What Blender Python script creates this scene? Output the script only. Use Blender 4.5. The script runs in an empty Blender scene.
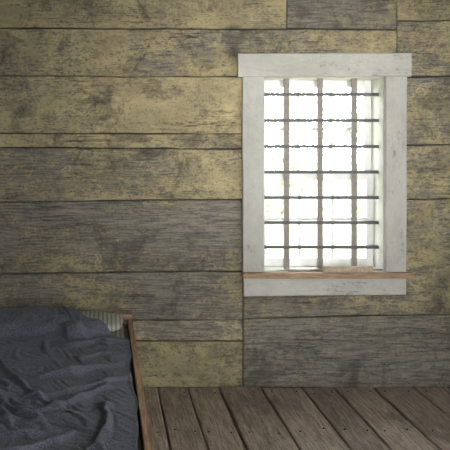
import bpy, bmesh, math, random
from mathutils import Vector, noise, Matrix
random.seed(7)
S=bpy.context.scene
PX=180.0
def X(p): return (p-105)/PX
def Z(p): return (386-p)/PX
def link(o,parent=None):
    S.collection.objects.link(o)
    if parent: o.parent=parent
    return o
def empty(name,loc=(0,0,0)):
    e=bpy.data.objects.new(name,None); e.empty_display_size=.1; link(e); return e

# ---------------------------------------------------------------- node helper
class NT:
    def __init__(s,name):
        s.m=bpy.data.materials.new(name); s.m.use_nodes=True
        s.t=s.m.node_tree; s.b=s.t.nodes['Principled BSDF']
    def n(s,typ,**kw):
        x=s.t.nodes.new(typ)
        for k,v in kw.items(): setattr(x,k,v)
        return x
    def l(s,a,b): s.t.links.new(a,b)
    def math(s,op,a,b=None,clamp=False):
        x=s.n('ShaderNodeMath',operation=op); x.use_clamp=clamp
        for i,v in enumerate((a,b)):
            if v is None: continue
            if isinstance(v,(int,float)): x.inputs[i].default_value=v
            else: s.l(v,x.inputs[i])
        return x.outputs[0]
    def mix(s,f,a,b,mode='MIX'):
        x=s.n('ShaderNodeMix',data_type='RGBA',blend_type=mode)
        for i,v in ((0,f),(6,a),(7,b)):
            if isinstance(v,(int,float)): x.inputs[i].default_value=v
            elif isinstance(v,tuple): x.inputs[i].default_value=(*v,1) if len(v)==3 else v
            else: s.l(v,x.inputs[i])
        return x.outputs[2]
    def ramp(s,f,a,b):
        x=s.n('ShaderNodeMapRange',interpolation_type='SMOOTHSTEP')
        s.l(f,x.inputs[0]); x.inputs[1].default_value=a; x.inputs[2].default_value=b
        return x.outputs[0]
    def noise(s,vec,scale,detail=4,rough=.55,stretch=(1,1,1),dist=0):
        mp=s.n('ShaderNodeMapping'); mp.inputs[3].default_value=stretch
        s.l(vec,mp.inputs[0])
        x=s.n('ShaderNodeTexNoise'); x.inputs['Scale'].default_value=scale
        x.inputs['Detail'].default_value=detail; x.inputs['Roughness'].default_value=rough
        x.inputs['Distortion'].default_value=dist
        s.l(mp.outputs[0],x.inputs[0]); return x.outputs[0]
    def bump(s,h,strength,dist=.004):
        x=s.n('ShaderNodeBump'); x.inputs[0].default_value=strength; x.inputs[1].default_value=dist
        s.l(h,x.inputs['Height']); s.l(x.outputs[0],s.b.inputs['Normal'])
def lin(r,g,b):
    f=lambda c:(c/255/12.92) if c/255<=.04045 else ((c/255+.055)/1.055)**2.4
    return (f(r),f(g),f(b))

def wood_mat(name,axis,woodA,woodB,paint=None,paintB=None,paint_bias=0,rough=.8,grain=1.0,knots=True,use_attr=True,chip=(.38,.62),cover=.8,stain=0,cracks=0):
    t=NT(name)
    tc=t.n('ShaderNodeTexCoord'); vec=tc.outputs['Object']
    at=t.n('ShaderNodeAttribute',attribute_name='brd')
    sp=t.n('ShaderNodeSeparateColor'); t.l(at.outputs['Color'],sp.inputs[0])
    if use_attr:
        cm=t.n('ShaderNodeCombineXYZ')
        for i in range(3): t.l(t.math('MULTIPLY',sp.outputs[1],37.0+i*11),cm.inputs[i])
        va=t.n('ShaderNodeVectorMath',operation='ADD'); t.l(vec,va.inputs[0]); t.l(cm.outputs[0],va.inputs[1]); vec=va.outputs[0]
    st={'x':(.09,1,1),'y':(1,.06,1),'z':(1,1,.09)}[axis]
    st2={'x':(.65,1,1),'y':(1,.35,1),'z':(1,1,.65)}[axis]
    st3={'x':(.04,1,1),'y':(1,.03,1),'z':(1,1,.04)}[axis]
    g=t.noise(vec,110,7,.75,st,.2)
    g2=t.noise(vec,12,6,.7,st,1.0)
    big=t.noise(vec,2.6,4,.6,st2)
    mot=t.noise(vec,20,8,.85,st2,.3)
    fine=t.noise(vec,90,4,.75,st2)
    base=t.mix(t.ramp(g,.40,.61),woodA,woodB)
    base=t.mix(t.math('MULTIPLY',t.ramp(g2,.48,.66),.35),base,tuple(c*.5 for c in woodA))
    h=t.math('ADD',t.math('MULTIPLY',g,.6),t.math('MULTIPLY',mot,.6))
    if paint:
        m=t.math('ADD',big,t.math('MULTIPLY',t.math('SUBTRACT',g,.5),.7))
        m=t.math('ADD',m,t.math('MULTIPLY',t.math('SUBTRACT',mot,.5),1.1))
        m=t.math('ADD',m,t.math('MULTIPLY',t.math('SUBTRACT',fine,.5),1.0))
        if use_attr: m=t.math('ADD',m,t.math('SUBTRACT',sp.outputs[0],.5))
        m=t.math('ADD',m,paint_bias)
        mk=t.ramp(m,*chip)
        pc=t.mix(t.ramp(t.noise(vec,5,7,.75,st2),.38,.62),paint,paintB)
        pc=t.mix(t.math('MULTIPLY',t.ramp(g,.52,.64),.4),pc,tuple(c*.4 for c in paint) if paint_bias==0 else tuple(c*.75 for c in paint))
        base=t.mix(t.math('MULTIPLY',mk,cover),base,pc)
        h=t.math('ADD',h,t.math('MULTIPLY',mk,.3))
    if stain:
        s2=t.noise(vec,4.0,8,.8,{'x':(1.1,1,1),'y':(1,.5,1),'z':(1,1,1.1)}[axis],.6)
        base=t.mix(t.math('MULTIPLY',t.ramp(s2,.49,.63),stain),base,tuple(c*.42 for c in woodA))
        s3=t.noise(vec,55,5,.8,(1,1,1))
        base=t.mix(t.math('MULTIPLY',t.ramp(s3,.54,.62),stain*.75),base,tuple(c*.32 for c in woodA))
    if cracks:
        c1=t.noise(vec,26,4,.6,st3,.5)
        ck=t.math('SUBTRACT',1.0,t.ramp(t.math('ABSOLUTE',t.math('SUBTRACT',c1,.5)),.0,.010))
        ck=t.math('MULTIPLY',ck,t.ramp(t.noise(vec,3.2,2,.5,st2),.5,.6))
        base=t.mix(t.math('MULTIPLY',ck,cracks),base,tuple(c*.15 for c in woodA))
        h=t.math('SUBTRACT',h,t.math('MULTIPLY',ck,1.0))
    if knots:
        mp=t.n('ShaderNodeMapping'); mp.inputs[3].default_value={'x':(.6,1,1),'y':(1,.6,1),'z':(1,1,.6)}[axis]; t.l(vec,mp.inputs[0])
        v=t.n('ShaderNodeTexVoronoi'); v.inputs['Scale'].default_value=2.0; t.l(mp.outputs[0],v.inputs[0])
        k=t.math('SUBTRACT',1.0,t.ramp(v.outputs['Distance'],.02,.09))
        base=t.mix(t.math('MULTIPLY',k,.7),base,tuple(c*.25 for c in woodA))
    if use_attr:
        tone=t.math('ADD',t.math('MULTIPLY',sp.outputs[2],.9),.55)
        cc=t.n('ShaderNodeCombineColor')
        for i in range(3): t.l(tone,cc.inputs[i])
        base=t.mix(1.0,base,cc.outputs[0],'MULTIPLY')
    t.l(base,t.b.inputs['Base Color'])
    t.b.inputs['Roughness'].default_value=rough
    t.bump(h,.7*grain,.006)
    return t.m

M_wall=wood_mat('weathered_painted_planks','x',lin(100,95,86),lin(144,137,124),lin(150,138,102),lin(182,167,122),stain=.65,cover=.86,cracks=.8)
M_floor=wood_mat('worn_floor_planks','y',lin(108,94,83),lin(172,154,138),rough=.36,grain=.8,stain=.6,cracks=.7)
M_white=wood_mat('chipped_white_paint','x',lin(128,126,117),lin(156,153,144),lin(178,176,167),lin(194,192,183),paint_bias=.29,knots=False,stain=.1,grain=.8,chip=(.34,.64))
M_whitev=wood_mat('chipped_white_paint_upright','z',lin(128,126,117),lin(156,153,144),lin(178,176,167),lin(194,192,183),paint_bias=.27,knots=False,stain=.1,grain=.8,chip=(.34,.64))
M_brown=wood_mat('bare_brown_wood','x',lin(130,106,84),lin(168,142,114),knots=False,use_attr=False)
M_rail=wood_mat('bed_frame_wood','y',lin(128,98,72),lin(176,142,108),knots=False,use_attr=False)
M_post=wood_mat('bed_post_wood','z',lin(110,88,66),lin(160,130,98),knots=False,use_attr=False)
M_dark=wood_mat('dark_log_wall','x',lin(40,34,28),lin(62,54,44),knots=False,use_attr=False)
M_ceil=wood_mat('ceiling_planks','y',lin(90,84,72),lin(120,112,98),knots=False,use_attr=False)
def simple(name,col,rough=.7,metal=0,var=.3,scale=40,bump=.2):
    t=NT(name); tc=t.n('ShaderNodeTexCoord')
    nz=t.noise(tc.outputs['Object'],scale,5)
    t.l(t.mix(t.ramp(nz,.3,.7),tuple(c*(1-var) for c in col),tuple(min(1,c*(1+var)) for c in col)),t.b.inputs['Base Color'])
    t.b.inputs['Roughness'].default_value=rough; t.b.inputs['Metallic'].default_value=metal
    if bump: t.bump(nz,bump,.003)
    return t.m
M_iron=simple('iron_bars',lin(76,75,78),.6,.0,.15)
M_strap=simple('painted_iron_strap',lin(128,120,112),.7,0,.12)
M_sash=simple('sash_white',lin(228,229,226),.6,0,.04)
M_nail=simple('nail_iron',lin(62,54,48),.6,.3)

# ---------------------------------------------------------------- boards
def add_board(bm,lay,org,ux,uz,un,L,zb0,zt0,zb1,zt1,th,col,seg=.05,wob=.002,gap=.0025,bev=.004,cup=.0):
    n=max(2,int(L/seg)); sd=random.random()*100
    prof=[]
    for i in range(n+1):
        f=i/n; l=f*L
        if i==0: l+=gap
        if i==n: l-=gap
        zb=zb0+(zb1-zb0)*f+gap+wob*noise.noise((l*2.2,sd,0))+wob*.5*noise.noise((l*9,sd,5))
        zt=zt0+(zt1-zt0)*f-gap+wob*noise.noise((l*2.2,sd,9))+wob*.5*noise.noise((l*9,sd,14))
        b=bev
        dn=.0015*noise.noise((l*1.5,sd,3))+cup
        pts=[(zb,-th),(zb,-b+dn),(zb+b,dn),((zb+zt)/2,dn*1.3),(zt-b,dn),(zt,-b+dn),(zt,-th)]
        prof.append([bm.verts.new(org+ux*l+uz*p[0]+un*p[1]) for p in pts])
    fs=[]
    for a,b in zip(prof,prof[1:]):
        for k in range(6):
            fs.append(bm.faces.new((a[k],b[k],b[k+1],a[k+1])))
        fs.append(bm.faces.new((a[6],b[6],b[0],a[0])))
    fs.append(bm.faces.new(prof[0])); fs.append(bm.faces.new(prof[-1][::-1]))
    for f in fs:
        for lp in f.loops: lp[lay]=(*col,1)
def new_bm():
    bm=bmesh.new(); lay=bm.loops.layers.float_color.new('brd'); return bm,lay
def finish(bm,name,mat,parent=None,smooth=False):
    bmesh.ops.recalc_face_normals(bm,faces=bm.faces)
    me=bpy.data.meshes.new(name); bm.to_mesh(me); bm.free()
    me.materials.append(mat)
    if smooth:
        for p in me.polygons: p.use_smooth=True
    return link(bpy.data.objects.new(name,me),parent)
def add_box(bm,x0,x1,y0,y1,z0,z1,lay=None,col=(.5,.5,.5),bev=0):
    r=bmesh.ops.create_cube(bm,size=1)
    vs=r['verts']
    for v in vs:
        v.co=Vector(((x0+x1)/2+v.co.x*(x1-x0),(y0+y1)/2+v.co.y*(y1-y0),(z0+z1)/2+v.co.z*(z1-z0)))
    fs=set(f for v in vs for f in v.link_faces)
    if bev:
        es=list(set(e for v in vs for e in v.link_edges))
        r=bmesh.ops.bevel(bm,geom=es,offset=bev,segments=2,affect='EDGES')
        fs=set(f for f in r['faces'])|set(f for f in fs if f.is_valid)
    if lay is not None:
        for f in fs:
            if f.is_valid:
                for lp in f.loops: lp[lay]=(*col,1)

EX,EY,EZ=Vector((1,0,0)),Vector((0,1,0)),Vector((0,0,1))
XL,XR=-66,573
B=[
(XL,287,-20,-20,28,29,.62,.26),(287,397,-20,-20,29,30,.46,.18),(397,XR,-20,-20,21,21,.56,.26),
(XL,287,-50,-50,-20,-20,.62,.40),(287,XR,-50,-50,-20,-20,.62,.40),
(XL,397,28,30,75,78,.54,.36),(397,XR,21,21,76,74,.46,.36),
(XL,262,75,77,133,134,.64,.48),(XL,262,133,134,147,149,.64,.42),
(XL,262,147,149,203,199,.54,.44),
(XL,262,203,199,275,271,.40,.38),
(XL,243,275,271,321,320,.42,.34),
(XL,243,321,320,342,341,.52,.60),
(XL,243,342,341,388,388,.60,.38),
(386,XR,78,74,146,143,.48,.46),(386,XR,146,143,200,197,.54,.46),(386,XR,200,197,271,266,.52,.46),
(243,XR,271,266,319,311,.45,.42),(243,XR,319,311,388,388,.30,.40),
]
bm,lay=new_bm()
for (x0,x1,a,b,c,d,p,tn) in B:
    add_board(bm,lay,Vector((X(x0),0,0)),EX,EZ,-EY,(x1-x0)/PX,Z(c),Z(a),Z(d),Z(b),.025,(p,random.random(),tn),wob=.006,gap=.0026,cup=random.uniform(-.002,.002))
finish(bm,'wall_back',M_wall)
ox0,ox1,oz0,oz1=X(262),X(385),Z(271),Z(76)
bm,lay=new_bm()
xl,xr,zt=X(XL),X(XR),Z(-50)
for a in ((xl-.2,ox0-.0,0.026,.2,-.02,zt+.1),(ox1,xr+.2,.026,.2,-.02,zt+.1),(ox0,ox1,.026,.2,-.02,oz0-.03),(ox0,ox1,.026,.2,oz1+.03,zt+.1)):
    add_box(bm,*a,lay)
finish(bm,'wall_back_logs',M_dark)

YB=-4.9
H=zt
def plank_wall(name,org,ux,un,L,holes=()):
    bm,lay=new_bm(); z=0
    cuts=sorted(set([0,H]+[q for h in holes for q in h[2:]]))
    for za,zb in zip(cuts,cuts[1:]):
        n=max(1,round((zb-za)/.33)); hh=(zb-za)/n
        for i in range(n):
            z=za+i*hh; segs=[(0,L)]
            for (a,b,c,d) in holes:
                if z+hh>c+.01 and z<d-.01: segs=[(0,a),(b,L)]
            for s in segs:
                add_board(bm,lay,org+ux*s[0],ux,EZ,un,s[1]-s[0],z,z+hh,z,z+hh,.03,(random.uniform(.3,.5),random.random(),random.uniform(.1,.25)),seg=.3)
    return finish(bm,name,M_wall)
plank_wall('wall_left',Vector((xl,YB,0)),EY,EX,-YB)
plank_wall('wall_right',Vector((xr,YB,0)),EY,-EX,-YB,holes=[(2.5,3.6,.95,2.05)])  # opening added out of view to let the side fill through
plank_wall('wall_front',Vector((xl,YB,0)),EX,EY,xr-xl,holes=[(1.2,2.5,.3,2.1)])  # opening added behind the camera to pass the rear fill
bm,lay=new_bm()
x=xl
while x<xr-.01:
    w=min(.24,xr-x); add_board(bm,lay,Vector((x,YB,H)),EY,EX,-EZ,-YB,0,w,0,w,.03,(.5,random.random(),.5),seg=.5); x+=w
add_box(bm,xl-.2,xr+.2,YB-.2,.2,H+.035,H+.12,lay)
finish(bm,'ceiling',M_ceil)

# ---------------------------------------------------------------- floor
fx=[XL,-30,5,40,80,120,157,187,218,260,301,333,372,412,447,482,520,548,XR]
bm,lay=new_bm(); nb=[]
for a,b in zip(fx,fx[1:]):
    off=random.uniform(-.004,.004)
    add_board(bm,lay,Vector((X(a),YB,0)),EY,EX,EZ,-YB-random.uniform(.006,.022),0,(b-a)/PX,0,(b-a)/PX,.03,(.5,random.random(),random.uniform(.26,.6)),seg=.08,wob=.004,gap=.0038,bev=.005,cup=off*.5)
    nb.append((X(a),X(b)))
add_box(bm,xl-.2,xr+.2,YB-.2,.2,-.09,-.035,lay,(.1,.1,.05))
fl=finish(bm,'floor',M_floor)
bm=bmesh.new()
for a,b in nb:
    for yy in (-.1,-.62,-1.2,-1.8):
        for q in (.2,.78):
            bmesh.ops.create_cone(bm,cap_ends=True,segments=10,radius1=.0045,radius2=.0035,depth=.004,matrix=Matrix.Translation((a+(b-a)*q+random.uniform(-.01,.01),yy+random.uniform(-.03,.03),.0025)))
finish(bm,'floor_nails',M_nail,fl)

# ---------------------------------------------------------------- window
win=empty('window_1')
def rb():return random.random()
bm,lay=new_bm()
add_board(bm,lay,Vector((X(237),-.034,0)),EX,EZ,-EY,172/PX,Z(77.5),Z(54),Z(77),Z(53.5),.034,(.5,rb(),.38),wob=.002,gap=0)
add_board(bm,lay,Vector((X(243),-.028,0)),EX,EZ,-EY,161/PX,Z(295.5),Z(277),Z(294),Z(277),.028,(.46,rb(),.42),wob=.002,gap=0)
finish(bm,'head_casing_and_apron',M_white,win)
bm,lay=new_bm()
add_board(bm,lay,Vector((0,-.026,Z(271))),EZ,EX,-EY,(271-77)/PX,X(242),X(263),X(241.5),X(263),.026,(.52,rb(),.36),wob=.002,gap=0)
add_board(bm,lay,Vector((0,-.026,Z(271))),EZ,EX,-EY,(271-77)/PX,X(384),X(404.5),X(384),X(405.5),.026,(.46,rb(),.34),wob=.002,gap=0)
add_box(bm,ox0-.001,ox0+.012,-.004,.2,oz0,oz1,lay,(.8,rb(),.6))
add_box(bm,ox1-.012,ox1+.001,-.004,.2,oz0,oz1,lay,(.8,rb(),.6))
add_box(bm,ox0,ox1,-.004,.2,oz1-.01,oz1+.03,lay,(.8,rb(),.6))
finish(bm,'side_casings_and_jambs',M_whitev,win)
bm,lay=new_bm()
add_box(bm,ox0,ox1,.0,.22,oz0-.03,oz0+.002,lay,(.9,rb(),.6))
finish(bm,'sill_board',M_white,win)
bm=bmesh.new()
add_box(bm,X(241),X(411),-.055,.0,Z(277),Z(271.5),bev=.004)
finish(bm,'stool_front',M_brown,win)
bm=bmesh.new()
a,b=ox0+.012,ox1-.012
def sash(z0,z1,y,rows):
    st=.042; d=.03
    add_box(bm,a,a+st,y,y+d,z0,z1,bev=.003); add_box(bm,b-st,b,y,y+d,z0,z1,bev=.003)
    add_box(bm,a+st,b-st,y,y+d,z0,z0+.05,bev=.003); add_box(bm,a+st,b-st,y,y+d,z1-.04,z1,bev=.003)
    for i in (1,2):
        xm=a+st+(b-a-2*st)*i/3; add_box(bm,xm-.009,xm+.009,y+.004,y+d-.004,z0+.05,z1-.04,bev=.003)
    for i in range(1,rows):
        zm=z0+.05+(z1-z0-.09)*i/rows; add_box(bm,a+st,b-st,y+.006,y+d-.006,zm-.009,zm+.009)
mid=Z(178)
sash(oz0+.0,mid+.02,.135,2)
sash(mid-.02,oz1-.01,.168,2)
finish(bm,'double_hung_sashes',M_sash,win)
t=NT('window_glass')
tr=t.n('ShaderNodeBsdfTransparent'); gl=t.n('ShaderNodeBsdfGlossy'); gl.inputs['Roughness'].default_value=.02
lw=t.n('ShaderNodeFresnel'); mx=t.n('ShaderNodeMixShader'); t.l(lw.outputs[0],mx.inputs[0]); t.l(tr.outputs[0],mx.inputs[1]); t.l(gl.outputs[0],mx.inputs[2])
t.l(mx.outputs[0],t.t.nodes['Material Output'].inputs[0])
bm=bmesh.new()
for (z0,z1,y) in ((oz0+.05,mid-.02,.15),(mid+.03,oz1-.05,.183)):
    vs=[bm.verts.new(c) for c in ((a+.042,y,z0),(b-.042,y,z0),(b-.042,y,z1),(a+.042,y,z1))]; bm.faces.new(vs)
finish(bm,'glass_panes',t.m,win)
yb=.07
k=(4+yb)/4
def XB(p): return (p-105)*k/PX
def ZB(p): return 1.3667-(p-140)*k/PX
bm=bmesh.new()
for p in (286.5,320,354): add_box(bm,XB(p-2.6),XB(p+2.6),yb-.009,yb+.010,oz0,oz1-.01,bev=.001)
finish(bm,'upright_bars',M_strap,win)
bm=bmesh.new()
for p in (94.5,120.5,146.5,172,197.5,222.5,247): add_box(bm,ox0+.012,ox1-.012,yb-.012,yb+.013,ZB(p+1.5),ZB(p-1.5),bev=.001)
finish(bm,'cross_bars',M_iron,win)
bm=bmesh.new()
add_box(bm,X(321),X(370),-.045,-.018,Z(271.4),Z(265.2),bev=.003)
add_box(bm,X(324),X(366),-.018,.004,Z(271.4),Z(267.0),bev=.002)
finish(bm,'wooden_prop_stick',simple('pale_stick_wood',lin(158,142,120),.8,0,.25,60))

# ---------------------------------------------------------------- bed
bed=empty('bed')
bx0,bx1,by0,by1=-.80,X(132),-1.98,-.03
bm=bmesh.new()
add_box(bm,bx1-.026,bx1,by0,by1-.03,.24,.39,bev=.003)
add_box(bm,bx0,bx0+.026,by0,by1-.03,.24,.39,bev=.003)
finish(bm,'side_rails',M_rail,bed)
bm=bmesh.new()
for x in (bx0+.028,bx1-.028-.05):
    for y in (by0+.028,by1-.08): add_box(bm,x,x+.05,y,y+.05,.004,.36,bev=.004)
finish(bm,'legs',M_post,bed)
bm=bmesh.new()
add_box(bm,bx0,bx1,by1-.026,by1,.2,.415,bev=.003); add_box(bm,bx0,bx1,by0-.026,by0,.2,.37,bev=.003)
for i in range(8):
    y=by0+.13+i*.21; add_box(bm,bx0+.03,bx1-.03,y,y+.09,.255,.275)
finish(bm,'end_boards_and_slats',M_brown,bed)
t=NT('striped_ticking'); tc=t.n('ShaderNodeTexCoord'); w=t.n('ShaderNodeTexWave',bands_direction='X'); w.inputs['Scale'].default_value=14; w.inputs['Distortion'].default_value=.4
t.l(tc.outputs['Object'],w.inputs[0]); t.l(t.mix(t.ramp(w.outputs['Fac'],.55,.8),lin(160,156,142),lin(112,112,108)),t.b.inputs['Base Color']); t.b.inputs['Roughness'].default_value=.95
M_tick=t.m
def superbox(name,cx,cy,cz,rx,ry,rz,e,mat,parent,wr=.004,n=40):
    bm=bmesh.new()
    bmesh.ops.create_uvsphere(bm,u_segments=n*2,v_segments=n,radius=1)
    for v in bm.verts:
        d=v.co.normalized()
        r=(abs(d.x)**e+abs(d.y)**e+abs(d.z)**(2.6))**(-1/e)
        p=Vector((d.x*r*rx,d.y*r*ry,d.z*r*rz))
        p+=d*wr*noise.noise(p*14)*2
        v.co=p+Vector((cx,cy,cz))
    return finish(bm,name,mat,parent,True)
bm=bmesh.new(); add_box(bm,bx0+.03,bx1-.03,by0+.01,by1-.03,.278,.372,bev=.02)
mat_o=finish(bm,'mattress',M_tick,bed)
pil=superbox('pillow',-.335,-.235,.414,.425,.165,.041,4.2,M_tick,None)

NX,NY=110,210
def headY(x):
    t=min(1,max(0,(x+.24)/.18)); t=t*t*(3-2*t); return -.06-.27*t-max(0,x+.02)*1.1
def ridge(n,w=2.2): return max(-.3,1-abs(n)*w)
def folds(x,y):
    wx=x+.16*noise.noise((x*2.0,y*2.0,1.3)); wy=y+.20*noise.noise((x*1.7,y*1.7,8.1))
    r=0
    a=(wx*.80+wy*.60); c=(-wx*.60+wy*.80)
    n1=noise.noise((a*5.8,c*1.3,0.5)); r+=.068*ridge(n1) * max(.2,.6+1.1*noise.noise((x*2.2,y*2.2,30)))
    a2=(wx*-.25+wy*.97); c2=(-wx*.97-wy*.25)
    n2=noise.noise((a2*6,c2*1.3,4.5)); r+=.052*ridge(n2)* max(.2,.6+1.1*noise.noise((x*2.4,y*2.4,50)))
    r+=.02*noise.noise((wx*5,wy*5,3))
    return r
bm=bmesh.new(); G=[]
hx0,hx1=bx0+.01,bx1-.036
for j in range(NY+1):
    row=[]
    for i in range(NX+1):
        u=i/NX; v=j/NY
        x=hx0+(hx1-hx0)*u
        hy=headY(x); y=by0+.02+(hy-by0-.02)*v
        x2=x+(.007*math.sin(y*9+1)+.004*math.sin(y*23)) *u**6 
        dx=(x+.335)/.47; dy=(y+.235)/.25
        r=max(0,1-(abs(dx)**3+abs(dy)**3))
        edge=min(1,(1-u)*9,u*9,(1-v)*10,v*10); edge=max(0,edge)
        z=.388+.075*min(1,r*1.6)+(.02+folds(x,y))*edge
        row.append(bm.verts.new((x2,y,z)))
    G.append(row)
for j in range(NY):
    for i in range(NX):
        bm.faces.new((G[j][i],G[j][i+1],G[j+1][i+1],G[j+1][i]))
t=NT('dark_wool_blanket'); tc=t.n('ShaderNodeTexCoord')
n1=t.noise(tc.outputs['Object'],200,4,.8); n2=t.noise(tc.outputs['Object'],9,5)
c=t.mix(t.ramp(n1,.38,.62),lin(58,59,68),lin(106,108,118)); c=t.mix(t.math('MULTIPLY',t.ramp(n2,.4,.7),.3),c,lin(108,109,116))
t.l(c,t.b.inputs['Base Color']); t.b.inputs['Roughness'].default_value=1; t.b.inputs['Sheen Weight'].default_value=.08
t.b.inputs['Specular IOR Level'].default_value=.0
t.bump(n1,.5,.002)
bl=finish(bm,'blanket',t.m,None,True)
try:
    vg=bl.vertex_groups.new(name='pin')
    for j in range(NY+1):
        for i in (NX,0): vg.add([j*(NX+1)+i],1.0,'REPLACE')
    vg.add(list(range(NX+1)),1.0,'REPLACE')
    for o in (mat_o,pil):
        o.modifiers.new('c','COLLISION'); o.collision.thickness_outer=.006; o.collision.cloth_friction=25
    cm=bl.modifiers.new('cloth','CLOTH'); cs=cm.settings
    cs.quality=6; cs.mass=.35; cs.tension_stiffness=30; cs.compression_stiffness=30; cs.shear_stiffness=15; cs.bending_stiffness=14
    cs.vertex_group_mass='pin'; cs.shrink_min=-.012; cs.shrink_max=-.012; cs.air_damping=3
    cm.collision_settings.distance_min=.006; cm.collision_settings.use_self_collision=False
    cm.point_cache.frame_start=1; cm.point_cache.frame_end=60
    import time; t0=time.time()
    for f in range(1,17):
        S.frame_set(f)
    dg=bpy.context.evaluated_depsgraph_get()
    me=bpy.data.meshes.new_from_object(bl.evaluated_get(dg))
    bl.modifiers.clear(); bl.data=me
    for o in (mat_o,pil): o.modifiers.clear()
    print('cloth',time.time()-t0, max(v.co.z for v in me.vertices), min(v.co.z for v in me.vertices))
    S.frame_set(1)
except Exception as e:
    print('cloth fail',e)
bl.vertex_groups.clear()
for p in bl.data.polygons: p.use_smooth=True
m=bl.modifiers.new('th','SOLIDIFY'); m.thickness=.005; m.offset=1
m=bl.modifiers.new('ss','SUBSURF'); m.levels=1; m.render_levels=1

# ---------------------------------------------------------------- outside
M_leaf=simple('leaves',lin(176,188,162),.7,0,.3,3,0)
M_bark=simple('bark',lin(150,138,122),.9,0,.3,8)
M_grass=simple('lawn_grass',lin(190,200,165),.9,0,.2,2,0)
bm=bmesh.new()
N=30
gv=[[bm.verts.new((-14+i*1.4,.3+j*1.0,-.63+.02*noise.noise((i*.3,j*.3,0)))) for i in range(N)] for j in range(N)]
for j in range(N-1):
    for i in range(N-1): bm.faces.new((gv[j][i],gv[j][i+1],gv[j+1][i+1],gv[j+1][i]))
finish(bm,'lawn',M_grass,None,True)
def tree(x,y,h,r,leaves,low):
    e=empty('tree')
    bm=bmesh.new(); rings=[]
    for k in range(9):
        z=-.61+h*k/8; rr=.06*(1-k/10); cx=x+.15*noise.noise((x,k*.5,0)); 
        rings.append([bm.verts.new((cx+rr*math.cos(a*math.pi/4),y+rr*math.sin(a*math.pi/4),z)) for a in range(8)])
    for p,q in zip(rings,rings[1:]):
        for a in range(8): bm.faces.new((p[a],p[(a+1)%8],q[(a+1)%8],q[a]))
    finish(bm,'trunk',M_bark,e,True)
    bm=bmesh.new()
    cl=[(Vector((x+random.gauss(0,r*.6),y+random.gauss(0,r*.5),random.uniform(low,h))),random.uniform(.3,.7)) for _ in range(30)]
    for _ in range(leaves):
        c,cr=random.choice(cl)
        p=c+Vector((random.gauss(0,cr*.5),random.gauss(0,cr*.5),random.gauss(0,cr*.4)))
        p.z=max(p.z,-.5)
        s=random.uniform(.04,.09)
        R=Matrix.Rotation(random.uniform(0,6.28),3,'Z')@Matrix.Rotation(random.uniform(0,3),3,'X')
        vs=[bm.verts.new(p+R@Vector(q)*s) for q in ((0,-1,0),(.5,0,.1),(0,1,0),(-.5,0,.1))]; bm.faces.new(vs)
    finish(bm,'foliage',M_leaf,e)
tree(5.3,7,3.6,1.5,8000,-.2)
tree(6.9,9.5,4,1.6,8000,-.2)
tree(3.6,10.5,4,1.6,8000,-.1)
tree(9.5,8,5,1.6,3000,.2)

# ---------------------------------------------------------------- lights
W=bpy.data.worlds.new('sky'); S.world=W; W.use_nodes=True
bg=W.node_tree.nodes['Background']; bg.inputs[0].default_value=(.93,.97,1,1); bg.inputs[1].default_value=10
def area(name,loc,rot,sx,sy,e,col=(1,1,1),portal=False,spread=180):
    l=bpy.data.lights.new(name,'AREA'); l.shape='RECTANGLE'; l.size=sx; l.size_y=sy; l.energy=e; l.color=col
    l.spread=math.radians(spread)
    o=bpy.data.objects.new(name,l); o.location=loc; o.rotation_euler=rot; link(o)
    if portal: l.cycles.is_portal=True
    return o
area('sky_portal',((ox0+ox1)/2,.25,(oz0+oz1)/2),(math.radians(-90),0,0),ox1-ox0,oz1-oz0,1,portal=True)
area('rear_fill_light',(xl+1.85,YB-.1,1.2),(math.radians(95),0,math.radians(-1)),1.0,1.4,6.8,(1,.97,.92),spread=30)  # added unseen fill, aimed from behind the camera to light the wall frontally
area('side_fill_light',(xr+.06,YB+3.05,1.5),(0,math.radians(90),0),1.1,1.1,10,(1,.98,.95))  # added unseen fill, raking from the right to bring out blanket folds
sun=bpy.data.lights.new('sun','SUN'); sun.energy=2; sun.angle=.02; so=bpy.data.objects.new('sun',sun); so.rotation_euler=(0,math.radians(-42),0); link(so)

cam=bpy.data.cameras.new('camera'); co=bpy.data.objects.new('camera',cam); link(co)
co.location=(0,-4,1.3667); co.rotation_euler=(math.radians(90),0,0)
cam.lens=57.6; cam.sensor_width=36; cam.shift_x=120/450; cam.shift_y=-85/450; cam.clip_start=.05
S.camera=co
S.view_settings.view_transform='Standard'
